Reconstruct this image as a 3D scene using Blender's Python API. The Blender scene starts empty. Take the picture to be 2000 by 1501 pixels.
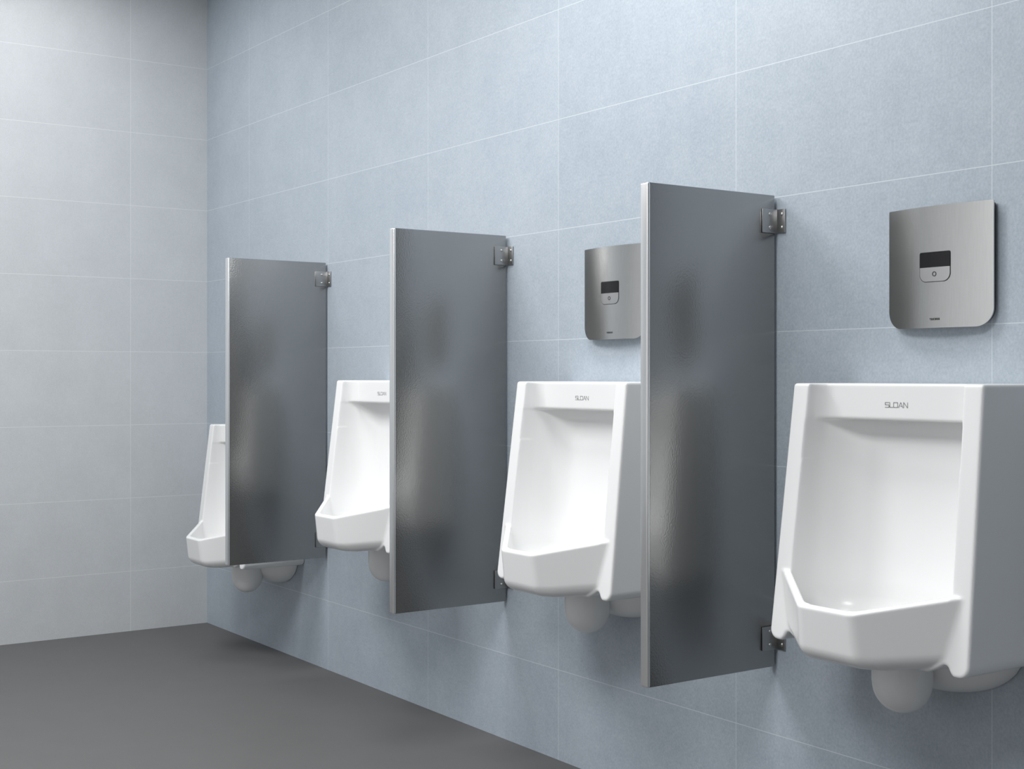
import bpy, bmesh, math
import numpy as np
from mathutils import Vector, Matrix

S = bpy.context.scene
COL = S.collection

# ---------------------------------------------------------------- layout (metres)
CAM = (5.531, -2.238, 1.0646)          # the tiled wall is y = 0, the end wall x = 0
TILE_W, TILE_H = 0.6965, 0.3048
Z_ROW = 0.2496                          # height of the lowest horizontal joint
XR = lambda rel: CAM[0] - rel

# ---------------------------------------------------------------- materials
def new_mat(name):
    m = bpy.data.materials.new(name); m.use_nodes = True
    nt = m.node_tree
    b = nt.nodes['Principled BSDF']
    return m, nt, b

def rgb(h):
    h = h.lstrip('#')
    v = [int(h[i:i+2], 16) / 255 for i in (0, 2, 4)]
    return tuple((c / 12.92 if c <= .04045 else ((c + .055) / 1.055) ** 2.4) for c in v) + (1,)

def node(nt, t, **kw):
    n = nt.nodes.new(t)
    for k, v in kw.items(): setattr(n, k, v)
    return n

def math_node(nt, op, a, b=None, c=None):
    n = node(nt, 'ShaderNodeMath', operation=op)
    for i, v in enumerate((a, b, c)):
        if v is None: continue
        if isinstance(v, (int, float)): n.inputs[i].default_value = v
        else: nt.links.new(v, n.inputs[i])
    return n.outputs[0]

def tile_material(name, axis, off_u, base, dark, grout, rough=.42, speck=1.0):
    """large stacked porcelain tiles with hairline joints, from object coordinates in metres"""
    m, nt, b = new_mat(name)
    L = nt.links
    tc = node(nt, 'ShaderNodeTexCoord')
    sep = node(nt, 'ShaderNodeSeparateXYZ'); L.new(tc.outputs['Object'], sep.inputs[0])
    u = sep.outputs[axis]; v = sep.outputs[2]
    def joint(coord, off, step, half):
        s = math_node(nt, 'DIVIDE', math_node(nt, 'SUBTRACT', coord, off), step)
        f = math_node(nt, 'FRACT', s)
        d = math_node(nt, 'MULTIPLY', math_node(nt, 'MINIMUM', f, math_node(nt, 'SUBTRACT', 1.0, f)), step)
        return math_node(nt, 'LESS_THAN', d, half), math_node(nt, 'FLOOR', s)
    ju, cu = joint(u, off_u, TILE_W, .00085)
    jv, cv = joint(v, Z_ROW, TILE_H, .00095)
    j = math_node(nt, 'MAXIMUM', ju, jv)
    # tile tone shifts a little from tile to tile
    cmb = node(nt, 'ShaderNodeCombineXYZ'); L.new(cu, cmb.inputs[0]); L.new(cv, cmb.inputs[1])
    wn = node(nt, 'ShaderNodeTexWhiteNoise'); L.new(cmb.outputs[0], wn.inputs[0])
    # fine speckle and soft clouding
    n1 = node(nt, 'ShaderNodeTexNoise'); n1.inputs['Scale'].default_value = 190; n1.inputs['Detail'].default_value = 3
    n1.inputs['Roughness'].default_value = .7
    mp = node(nt, 'ShaderNodeMapping'); L.new(tc.outputs['Object'], mp.inputs[0])
    mp.inputs['Scale'].default_value = (1, 1, .8)
    L.new(mp.outputs[0], n1.inputs['Vector'])
    n2 = node(nt, 'ShaderNodeTexNoise'); n2.inputs['Scale'].default_value = 7; n2.inputs['Detail'].default_value = 4
    L.new(tc.outputs['Object'], n2.inputs['Vector'])
    n3 = node(nt, 'ShaderNodeTexNoise'); n3.inputs['Scale'].default_value = 45; n3.inputs['Detail'].default_value = 3
    L.new(tc.outputs['Object'], n3.inputs['Vector'])
    a = math_node(nt, 'MULTIPLY', math_node(nt, 'SUBTRACT', n1.outputs[0], .5), 1.5 * speck)
    c = math_node(nt, 'MULTIPLY', math_node(nt, 'SUBTRACT', n2.outputs[0], .5), .55)
    e = math_node(nt, 'MULTIPLY', math_node(nt, 'SUBTRACT', n3.outputs[0], .5), .5 * speck)
    t = math_node(nt, 'MULTIPLY', math_node(nt, 'SUBTRACT', wn.outputs[0], .5), .12)
    s = math_node(nt, 'ADD', math_node(nt, 'ADD', math_node(nt, 'ADD', a, c), math_node(nt, 'ADD', e, t)), .5)
    ramp = node(nt, 'ShaderNodeMix', data_type='RGBA'); ramp.clamp_factor = True
    L.new(s, ramp.inputs[0]); ramp.inputs[6].default_value = dark; ramp.inputs[7].default_value = base
    gm = node(nt, 'ShaderNodeMix', data_type='RGBA')
    L.new(j, gm.inputs[0]); L.new(ramp.outputs[2], gm.inputs[6]); gm.inputs[7].default_value = grout
    L.new(gm.outputs[2], b.inputs['Base Color'])
    b.inputs['Roughness'].default_value = rough
    b.inputs['Specular IOR Level'].default_value = .35
    bp = node(nt, 'ShaderNodeBump'); bp.inputs['Strength'].default_value = .25; bp.inputs['Distance'].default_value = .0006
    L.new(math_node(nt, 'SUBTRACT', n1.outputs[0], j), bp.inputs['Height']); L.new(bp.outputs[0], b.inputs['Normal'])
    return m

M = {}
M['tile_blue'] = tile_material('blue_grey_porcelain_tile', 0, 3.925, rgb('#bdc6cf'), rgb('#9ca8b3'), rgb('#cbd3d9'))
M['tile_grey'] = tile_material('pale_grey_porcelain_tile', 1, -.336, rgb('#d2d6d9'), rgb('#bbbfc2'), rgb('#dde0e2'), speck=.6)

def plain(name, col, rough, metal=0, spec=.5, coat=0, noise=None, bump=None, aniso=None):
    m, nt, b = new_mat(name); L = nt.links
    b.inputs['Base Color'].default_value = col
    b.inputs['Roughness'].default_value = rough
    b.inputs['Metallic'].default_value = metal
    b.inputs['Specular IOR Level'].default_value = spec
    if coat:
        b.inputs['Coat Weight'].default_value = coat; b.inputs['Coat Roughness'].default_value = .06
    tc = node(nt, 'ShaderNodeTexCoord')
    if noise:
        sc, amt = noise
        n = node(nt, 'ShaderNodeTexNoise'); n.inputs['Detail'].default_value = 4
        mp = node(nt, 'ShaderNodeMapping'); mp.inputs['Scale'].default_value = sc
        L.new(tc.outputs['Object'], mp.inputs[0]); L.new(mp.outputs[0], n.inputs['Vector'])
        n.inputs['Scale'].default_value = 1
        mx = node(nt, 'ShaderNodeMix', data_type='RGBA')
        mx.inputs[6].default_value = tuple(c * (1 - amt) for c in col[:3]) + (1,)
        mx.inputs[7].default_value = tuple(min(1, c * (1 + amt)) for c in col[:3]) + (1,)
        L.new(n.outputs[0], mx.inputs[0]); L.new(mx.outputs[2], b.inputs['Base Color'])
    if bump:
        sc, strength, dist = bump
        n = node(nt, 'ShaderNodeTexNoise'); n.inputs['Detail'].default_value = 3
        mp = node(nt, 'ShaderNodeMapping'); mp.inputs['Scale'].default_value = sc
        L.new(tc.outputs['Object'], mp.inputs[0]); L.new(mp.outputs[0], n.inputs['Vector'])
        n.inputs['Scale'].default_value = 1
        bp = node(nt, 'ShaderNodeBump'); bp.inputs['Strength'].default_value = strength; bp.inputs['Distance'].default_value = dist
        L.new(n.outputs[0], bp.inputs['Height']); L.new(bp.outputs[0], b.inputs['Normal'])
    if aniso is not None:
        b.inputs['Anisotropic'].default_value = aniso
    return m

M['porcelain'] = plain('white_vitreous_china', (.875, .88, .88, 1), .26, spec=.45)
M['steel_panel'] = plain('leather_grain_stainless_steel', (.37, .37, .365, 1), .25, 1, bump=((260, 260, 220), .30, .0010))
M['steel_edge'] = plain('polished_stainless_edge', (.9, .9, .9, 1), .30, 1)
M['steel_bracket'] = plain('satin_stainless_bracket', (.42, .42, .42, 1), .38, 1)
M['steel_screw'] = plain('bright_screw_steel', (.55, .55, .54, 1), .35, 1)
M['steel_plate'] = plain('brushed_stainless_plate', (.66, .66, .655, 1), .25, 1, noise=((900, 900, 25), .10), bump=((900, 900, 20), .12, .0003))
M['steel_button'] = plain('satin_stainless_button', (.62, .62, .62, 1), .33, 1)
M['black_window'] = plain('black_sensor_window', (.008, .008, .009, 1), .18)
M['dark_gap'] = plain('dark_recess', (.05, .05, .052, 1), .6)
M['ink_grey'] = plain('grey_print', (.33, .34, .34, 1), .6)
M['ink_dark'] = plain('dark_print', (.10, .10, .10, 1), .6)
M['floor'] = plain('dark_grey_resin_floor', (.122, .121, .120, 1), .55, spec=.3, noise=((9, 9, 9), .05))
M['ceiling'] = plain('white_painted_ceiling', (.8, .8, .8, 1), .9)
M['plaster'] = plain('pale_painted_plaster', (.82, .82, .82, 1), .85)

# ---------------------------------------------------------------- object helpers
def link(name, mesh, mat=None, parent=None, loc=(0, 0, 0)):
    o = bpy.data.objects.new(name, mesh); COL.objects.link(o)
    if mat is not None: mesh.materials.append(mat)
    o.location = loc
    if parent is not None: o.parent = parent
    return o

def bm_mesh(name, bm, smooth=False, sharp=None):
    bmesh.ops.recalc_face_normals(bm, faces=bm.faces)
    me = bpy.data.meshes.new(name); bm.to_mesh(me); bm.free()
    if smooth:
        me.shade_smooth()
        if sharp is not None: me.set_sharp_from_angle(angle=math.radians(sharp))
    return me

def box_bm(bm, lo, hi, bevel=0, seg=3, edges=None):
    c = [(a + b) / 2 for a, b in zip(lo, hi)]; s = [abs(b - a) for a, b in zip(lo, hi)]
    r = bmesh.ops.create_cube(bm, size=1, matrix=Matrix.Translation(c) @ Matrix.Diagonal((*s, 1)))
    if bevel:
        es = list({e for v in r['verts'] for e in v.link_edges})
        if edges: es = [e for e in es if edges(e)]
        bmesh.ops.bevel(bm, geom=es, offset=bevel, segments=seg, profile=.5, affect='EDGES')
    return bm

def thing(name, label, cat, loc=(0, 0, 0), group=None):
    o = bpy.data.objects.new(name, None); COL.objects.link(o)
    o.empty_display_size = .1; o.location = loc
    o['label'] = label; o['category'] = cat
    if group: o['group'] = group
    return o

def dup(root, loc, label):
    r = root.copy(); COL.objects.link(r); r.location = loc; r['label'] = label
    for ch in list(root.children):
        c = ch.copy(); COL.objects.link(c); c.parent = r
        for g in list(ch.children):
            d = g.copy(); COL.objects.link(d); d.parent = c
    return r

def structure(name, lo, hi, mat):
    bm = bmesh.new(); box_bm(bm, lo, hi)
    o = link(name, bm_mesh(name, bm), mat); o['kind'] = 'structure'
    return o

# ---------------------------------------------------------------- room shell
RX, RY, RZ = 7.6, -4.2, 2.75
structure('floor', (-.15, RY - .15, -.12), (RX + .15, .15, 0), M['floor'])
structure('wall_back', (-.15, 0, 0), (RX + .15, .15, RZ), M['tile_blue'])
structure('wall_left', (-.15, RY, 0), (0, 0, RZ), M['tile_grey'])
structure('wall_right', (RX, RY, 0), (RX + .15, 0, RZ), M['plaster'])
structure('wall_front', (-.15, RY - .15, 0), (RX + .15, RY, RZ), M['plaster'])
structure('ceiling', (-.15, RY - .15, RZ), (RX + .15, .15, RZ + .12), M['ceiling'])

# ---------------------------------------------------------------- signed-distance modelling
def surface_nets(fn, lo, hi, h):
    ax = [np.arange(a, b + h, h, dtype=np.float32) for a, b in zip(lo, hi)]
    X, P, Z = ax[0][:, None, None], ax[1][None, :, None], ax[2][None, None, :]
    F = fn(X, P, Z).astype(np.float32)
    F = np.where(F == 0, 1e-7, F)
    I = F < 0
    c = np.zeros(tuple(n - 1 for n in F.shape), np.uint8)
    offs = [(i, j, k) for i in (0, 1) for j in (0, 1) for k in (0, 1)]
    for i, j, k in offs:
        c += I[i:I.shape[0]-1+i, j:I.shape[1]-1+j, k:I.shape[2]-1+k]
    act = (c > 0) & (c < 8)
    idx = np.argwhere(act); n = len(idx)
    vid = -np.ones(c.shape, np.int64); vid[act] = np.arange(n)
    acc = np.zeros((n, 3)); cnt = np.zeros(n)
    for a in offs:
        for d in range(3):
            if a[d]: continue
            b = list(a); b[d] = 1
            fa = F[idx[:, 0]+a[0], idx[:, 1]+a[1], idx[:, 2]+a[2]]
            fb = F[idx[:, 0]+b[0], idx[:, 1]+b[1], idx[:, 2]+b[2]]
            m = (fa < 0) != (fb < 0)
            t = fa[m] / (fa[m] - fb[m])
            p = np.tile(np.array(a, float), (m.sum(), 1)); p[:, d] += t
            acc[m] += p; cnt[m] += 1
    v = (idx + acc / cnt[:, None]) * h + np.array(lo)
    faces = []
    for d in range(3):
        e, f = (d + 1) % 3, (d + 2) % 3
        sl0 = [slice(None)] * 3; sl1 = [slice(None)] * 3
        sl0[d] = slice(0, -1); sl1[d] = slice(1, None)
        A, B = I[tuple(sl0)], I[tuple(sl1)]
        g = np.argwhere(A != B)
        ok = (g[:, e] > 0) & (g[:, f] > 0) & (g[:, e] < c.shape[e]) & (g[:, f] < c.shape[f])
        g = g[ok]
        sgn = A[g[:, 0], g[:, 1], g[:, 2]]
        q = []
        for de, df in ((1, 1), (0, 1), (0, 0), (1, 0)):
            k = g.copy(); k[:, e] -= de; k[:, f] -= df
            q.append(vid[k[:, 0], k[:, 1], k[:, 2]])
        q = np.stack(q, 1)
        q[~sgn] = q[~sgn][:, ::-1]
        faces.append(q)
    return v, np.concatenate(faces)

def sdf_mesh(name, fn, lo, hi, h, z0):
    v, f = surface_nets(fn, lo, hi, h)
    v = v * np.array([1, -1, 1]) - np.array([0, 0, z0]); f = f[:, ::-1]      # p (out of the wall) becomes -y
    me = bpy.data.meshes.new(name)
    me.from_pydata(v.tolist(), [], f.tolist()); me.update(); me.shade_smooth()
    return me

def smax(a, b, k): h = np.clip(.5 - .5 * (b - a) / k, 0, 1); return b + (a - b) * h + k * h * (1 - h)
def smin(a, b, k): h = np.clip(.5 + .5 * (b - a) / k, 0, 1); return b + (a - b) * h - k * h * (1 - h)
def rmax(a, b, r):      # intersection with a true circular round of radius r
    u, w = np.maximum(a + r, 0), np.maximum(b + r, 0)
    return np.minimum(np.maximum(a, b), -r) + np.sqrt(u * u + w * w)

Z_TOP, Z_EAR = 1.049, .532
FL = .043                                # width of the front flanges
def urinal_body(X, P, Z):
    X = np.abs(X)
    dz = (Z_TOP - Z) / .515
    pf = .185 + .059 * dz                # the front leans out towards the floor
    w = .2275 + .0110 * dz
    side = (X - w)
    front = (P - pf) * .993
    # side cheeks ending in rounded feet, their inner edge splaying up into the block
    inner_edge = (w - .043) - X
    foot = rmax(inner_edge, Z_EAR - .002 - Z, .021)
    foot = np.maximum(foot, Z - .62)
    # middle block with a belly that rises towards the feet
    belly = .526 + .024 * np.clip((X - .115) / .07, 0, 1) ** 2
    body = smin(foot, (belly - Z) * .95, .010)
    body = rmax(body, side, .009)
    body = np.maximum(body, rmax(side, Z_EAR - Z, .021))
    body = rmax(body, front, .006)
    # faceted basin standing proud of the front
    zr = .632 + .037 * (.35 - P) / .11
    zr = np.clip(zr, .632, .70)
    tap = .19 * np.maximum(0, .668 - Z)
    f1 = (P - .352 + tap * .7) * .95
    f2 = (X * .626 + P * .78 - .3134 + tap * .40) * .95
    plan = smax(f1, f2, .008)
    rim = (Z - zr) * .94
    basin = rmax(plan, rim, .004)
    bot = (.528 + .14 * np.maximum(0, X - .09)) - Z
    basin = rmax(basin, bot, .030)
    basin = np.maximum(basin, np.maximum(.03 - P, X - w + .006))
    body = smin(body, basin, .005)
    # top
    body = rmax(body, Z - Z_TOP, .006)
    body = np.maximum(body, .001 - P)
    # shallow scoop of the header between the flanges
    hw = w - FL
    r = .034
    def ushape(pb, hw, r):
        a, b = X - hw, pb - P
        return np.minimum(np.maximum(a, b), -r) + np.sqrt(np.maximum(a + r, 0) ** 2 + np.maximum(b + r, 0) ** 2)
    header = ushape(.142, hw, r)
    header = np.maximum(header, .90 - Z)
    body = -smin(-body, header, .006)
    # main cavity
    cav = ushape(.082 + .02 * np.clip((.95 - Z) / .3, 0, 1), hw, .085)
    lip = Z - .978
    cav = rmax(cav, lip, .006)
    inner = smax(f1 + .015, f2 + .015, .012)
    low = np.maximum(rim, 0) * 0 + np.where(Z > .75, -1.0, np.minimum(inner, -rim))
    cav = np.maximum(cav, low)
    cav = rmax(cav, .575 - Z, .05)
    body = -smin(-body, cav, .005)
    return body

def trap_fn(X, P, Z):
    d = np.sqrt((X / 1.0) ** 2 + (P - .125) ** 2 + ((Z - .470) / 1.02) ** 2) - .057
    cyl = np.maximum(np.sqrt(X ** 2 + (P - .125) ** 2) - .058, np.maximum(.470 - Z, Z - .56))
    return np.minimum(d, cyl)

def outlet_fn(X, P, Z):
    a, b, c = .185, .105, .104
    k = np.sqrt((X / a) ** 2 + (P / b) ** 2 + ((Z - .545) / c) ** 2)
    d = (k - 1) * .10
    d = np.maximum(d, .001 - P)
    return np.maximum(d, Z - .56)

def stroke_bm(bm, pts, wdt, y0, y1):
    """flat bars along a polyline in x-z, used for the engraved letters"""
    for (xa, za), (xb, zb) in zip(pts[:-1], pts[1:]):
        d = Vector((xb - xa, 0, zb - za)); L = d.length; d.normalize()
        n = Vector((-d.z, 0, d.x)) * wdt / 2; e = d * wdt / 2 * .98
        a, b = Vector((xa, 0, za)) - e, Vector((xb, 0, zb)) + e
        vs = []
        for y in (y0, y1):
            for p in (a + n, b + n, b - n, a - n):
                vs.append(bm.verts.new((p.x, y, p.z)))
        for q in ((0, 1, 2, 3), (7, 6, 5, 4), (0, 4, 5, 1), (1, 5, 6, 2), (2, 6, 7, 3), (3, 7, 4, 0)):
            bm.faces.new([vs[i] for i in q])

LETTERS = [                                   # wide squared capitals, unit height
    (1.25, [[(1.2, 1), (.12, 1), (0, .9), (0, .62), (.1, .52), (1.1, .5), (1.2, .4), (1.2, .1), (1.1, 0), (0, 0)]]),
    (1.0,  [[(0, 1), (0, .1), (.08, 0), (.95, 0)]]),
    (1.4,  [[(.1, 1), (1.2, 1), (1.3, .9), (1.3, .1), (1.2, 0), (.1, 0), (0, .1), (0, .9), (.1, 1)]]),
    (1.35, [[(0, 0), (.58, .95), (.74, .95), (1.3, 0)], [(.62, .28), (1.1, .28)]]),
    (1.3,  [[(0, 0), (0, 1), (.1, 1), (1.15, 0), (1.25, 0), (1.25, 1)]]),
]
def lettering_mesh(width, height, yoff):
    tot = sum(l[0] for l in LETTERS) + .22 * 4
    sx = width / tot; x = -width / 2
    bm = bmesh.new()
    for adv, strokes in LETTERS:
        for st in strokes:
            stroke_bm(bm, [(x + px * sx, pz * height) for px, pz in st], height * .17, yoff, yoff + .0015)
        x += (adv + .22) * sx
    return bm_mesh('lettering', bm)

Z0 = .41
body_me = sdf_mesh('basin', urinal_body, (-.2505, -.006, .512), (.2505, .372, 1.06), .0023, Z0)
trap_me = sdf_mesh('trap', trap_fn, (-.07, .055, .40), (.07, .195, .565), .0035, Z0)
outlet_me = sdf_mesh('outlet_housing', outlet_fn, (-.2, -.006, .43), (.2, .13, .57), .004, Z0)
for me in (body_me, trap_me, outlet_me): me.materials.append(M['porcelain'])

def make_urinal(label, loc):
    t = thing('urinal', label, 'urinal', loc, 'white wall-hung urinals along the tiled wall')
    link('basin', body_me, None, t)
    link('trap', trap_me, None, t)
    link('outlet_housing', outlet_me, None, t)
    lt = link('lettering', lettering_mesh(.054, .0092, -.1423), M['ink_grey'], t, (0, 0, 1.003 - Z0))
    lt['label'] = 'small grey printed maker name'
    return t

U1 = make_urinal('white urinal nearest the viewer, standing right of the largest steel partition', (XR(1.718), 0, Z0))
dup(U1, (XR(2.709), 0, Z0), 'white urinal between the middle partition and the largest partition, under a visible flush plate')
dup(U1, (XR(3.742), 0, Z0), 'white urinal half hidden behind the middle partition, no flush plate showing')
dup(U1, (XR(4.822), 0, Z0 - .176), 'lowest-mounted white urinal in the far corner, mostly behind the smallest partition')

# ---------------------------------------------------------------- partitions
PZ0, PZ1, PP0, PP1, PT = .407, 1.472, .008, .385, .0245
def make_partition(label, rel_face):
    t = thing('urinal_partition', label, 'partition', (XR(rel_face), 0, PZ0), 'stainless steel urinal partitions')
    bm = bmesh.new(); H = PZ1 - PZ0
    box_bm(bm, (-PT, -(PP1 - .005), 0), (0, -PP0, H), .0022, 2)
    link('panel', bm_mesh('panel', bm, True, 35), M['steel_panel'], t)
    bm = bmesh.new()
    box_bm(bm, (-PT - .0004, -PP1, -.0004), (.0004, -(PP1 - .009), H + .0004), .0042, 4)
    e = link('edge_strip', bm_mesh('edge_strip', bm, True, 50), M['steel_edge'], t)
    e['label'] = 'bright rounded front edge'
    for zc in (1.413 - PZ0, .473 - PZ0):
        bm = bmesh.new()
        h = .027
        # leaf on the panel and leaf on the wall, one folded piece
        box_bm(bm, (.0003, -.050, zc - h), (.0032, -.003, zc + h), .0012, 2)
        box_bm(bm, (.0003, -.0042, zc - h), (.027, -.0006, zc + h), .0012, 2)
        br = link('bracket', bm_mesh('bracket', bm, True, 40), M['steel_bracket'], t)
        for dz in (-.015, .015):
            bm = bmesh.new()
            bmesh.ops.create_uvsphere(bm, u_segments=16, v_segments=10, radius=.0042,
                matrix=Matrix.Translation((.0032, -.026, zc + dz)) @ Matrix.Diagonal((.6, 1, 1, 1)))
            link('screw', bm_mesh('screw', bm, True), M['steel_screw'], br)
            bm = bmesh.new()
            bmesh.ops.create_uvsphere(bm, u_segments=16, v_segments=10, radius=.0042,
                matrix=Matrix.Translation((.0175, -.0042, zc + dz)) @ Matrix.Diagonal((1, .6, 1, 1)))
            link('screw', bm_mesh('screw', bm, True), M['steel_screw'], br)
    return t

P1 = make_partition('largest and nearest steel partition, left of the right-hand urinal', 2.170)
dup(P1, (XR(3.243), 0, PZ0), 'middle steel partition of the three, hiding part of a urinal behind it')
dup(P1, (XR(4.393), 0, PZ0), 'smallest and farthest steel partition, close to the room corner')

# ---------------------------------------------------------------- flush plates
FW, FZ0, FZ1 = .1245, 1.159, 1.4005
def bulge(x): return .0150 + .0150 * (1 - (x / FW) ** 2)
def rounded_extent(hw, z0, z1, rb, rt):
    """half width of a rectangle with rounded lower (rb) and upper (rt) corners at height z"""
    def f(z):
        if z < z0 + rb: d = z0 + rb - z; return hw - rb + math.sqrt(max(0, rb * rb - d * d))
        if z > z1 - rt: d = z - (z1 - rt); return hw - rt + math.sqrt(max(0, rt * rt - d * d))
        return hw
    zs = [z0 + rb * (1 - math.cos(a * math.pi / 24)) for a in range(12)]
    n = 10; zs += [z0 + rb + (z1 - rt - z0 - rb) * i / n for i in range(n + 1)]
    if rt > 0: zs += [z1 - rt * (1 - math.sin(a * math.pi / 12)) for a in range(1, 7)]
    return f, sorted(set(round(z, 6) for z in zs))
def curved_slab(name, hw, z0, z1, rb, rt, off, back, zb, n=36, edge=0):
    """a slab following the bulge of the plate: front at bulge+off, back at bulge+back (or the wall)"""
    f, zs = rounded_extent(hw, z0, z1, rb, rt)
    bm = bmesh.new(); fr, bk = [], []
    for z in zs:
        e = max(f(z), hw * .02)
        rf, rb_ = [], []
        for i in range(n + 1):
            x = -e + 2 * e * i / n
            rf.append(bm.verts.new((x, -(bulge(x) + off), z - zb)))
            rb_.append(bm.verts.new((x, -(bulge(x) + back) if back is not None else -.002, z - zb)))
        fr.append(rf); bk.append(rb_)
    m = len(zs)
    for j in range(m - 1):
        for i in range(n):
            bm.faces.new((fr[j][i], fr[j][i+1], fr[j+1][i+1], fr[j+1][i]))
            bm.faces.new((bk[j][i+1], bk[j][i], bk[j+1][i], bk[j+1][i+1]))
        bm.faces.new((fr[j][0], fr[j+1][0], bk[j+1][0], bk[j][0]))
        bm.faces.new((fr[j][n], bk[j][n], bk[j+1][n], fr[j+1][n]))
    for i in range(n):
        bm.faces.new((fr[0][i], bk[0][i], bk[0][i+1], fr[0][i+1]))
        bm.faces.new((fr[-1][i], fr[-1][i+1], bk[-1][i+1], bk[-1][i]))
    return bm_mesh(name, bm, True, 35)

def make_plate(label, rel):
    zb = FZ0
    t = thing('flush_plate', label, 'flush plate', (XR(rel), 0, zb), 'sensor flush plates above the urinals')
    link('cover', curved_slab('cover', FW, FZ0, FZ1, .036, .002, 0, -.0028, zb, 48), M['steel_plate'], t)
    link('shade_backing', curved_slab('shade_backing', FW - .005, FZ0 + .005, FZ1 - .004, .032, .002, -.0026, None, zb, 36), M['dark_gap'], t)  # inset box, coloured dark to stand for the shade behind the cover edge
    g = link('recess', curved_slab('recess', .0372, 1.2495, 1.3095, .0165, .004, .0003, -.002, zb), M['dark_gap'], t)
    link('sensor_window', curved_slab('sensor_window', .0362, 1.2795, 1.3088, .0005, .0035, .0010, -.002, zb), M['black_window'], t)
    b = link('button', curved_slab('button', .0356, 1.2508, 1.2788, .0155, .0008, .0011, -.002, zb), M['steel_button'], t)
    bm = bmesh.new()
    yc = -(bulge(0) + .0012)
    for i in range(32):
        a0, a1 = 2 * math.pi * i / 32, 2 * math.pi * (i + 1) / 32
        vs = [bm.verts.new((r * math.cos(a), y, 1.2655 - zb + r * math.sin(a))) for y in (yc, yc - .0004) for r, a in ((.0032, a0), (.0050, a0), (.0050, a1), (.0032, a1))]
        bm.faces.new(vs[4:]); bm.faces.new((vs[1], vs[5], vs[6], vs[2])); bm.faces.new((vs[0], vs[3], vs[7], vs[4]))
    bmesh.ops.remove_doubles(bm, verts=bm.verts, dist=1e-6)
    link('ring_mark', bm_mesh('ring_mark', bm), M['dark_gap'], b)
    link('lettering', lettering_mesh(.0215, .0036, -(bulge(.008) + .0014)), M['ink_dark'], t, (0, 0, 1.1745 - zb))
    return t

F1 = make_plate('curved steel flush plate with black sensor window, at far right above the nearest urinal', 1.716)
dup(F1, (XR(2.737), 0, FZ0), 'curved steel flush plate partly covered by the front edge of the largest partition')
dup(F1, (XR(3.742), 0, FZ0), 'steel flush plate hidden behind the middle partition, dark blur reflected in the smallest partition')

# ---------------------------------------------------------------- light
def area(name, loc, size, power, col=(1, 1, 1), rot=(0, 0, 0)):
    l = bpy.data.lights.new(name, 'AREA'); l.shape = 'RECTANGLE'; l.size, l.size_y = size
    l.energy = power; l.color = col
    o = bpy.data.objects.new(name, l); COL.objects.link(o); o.location = loc; o.rotation_euler = rot
    return o
area('ceiling_lamp_corner', (.6, -.9, RZ - .02), (.6, .8), 8.2)
area('ceiling_lamp_left', (.6, -2.2, RZ - .02), (.8, .8), 5)
area('ceiling_lamp_main', (1.8, -1.7, RZ - .02), (1, .9), 49)
area('ceiling_lamp_middle', (3.12, -.72, RZ - .02), (1.1, .5), 20)
area('ceiling_lamp_right', (3.95, -2.6, RZ - .02), (1.1, 1), 53)

w = bpy.data.worlds.new('world'); S.world = w; w.use_nodes = True
w.node_tree.nodes['Background'].inputs[0].default_value = (.6, .65, .7, 1)
w.node_tree.nodes['Background'].inputs[1].default_value = .3

# ---------------------------------------------------------------- camera
cd = bpy.data.cameras.new('camera'); cam = bpy.data.objects.new('camera', cd); COL.objects.link(cam)
cd.sensor_width = 36; cd.lens = 2636 / 2000 * 36
cd.shift_y = -17.5 / 2000
cd.clip_start = .02
cam.location = CAM; cam.rotation_euler = (math.radians(90), 0, math.radians(55.24))
S.camera = cam

S.view_settings.view_transform = 'Standard'; S.view_settings.look = 'None'
S.view_settings.exposure = 0.0; S.view_settings.gamma = 1; S.view_settings.use_curve_mapping = False
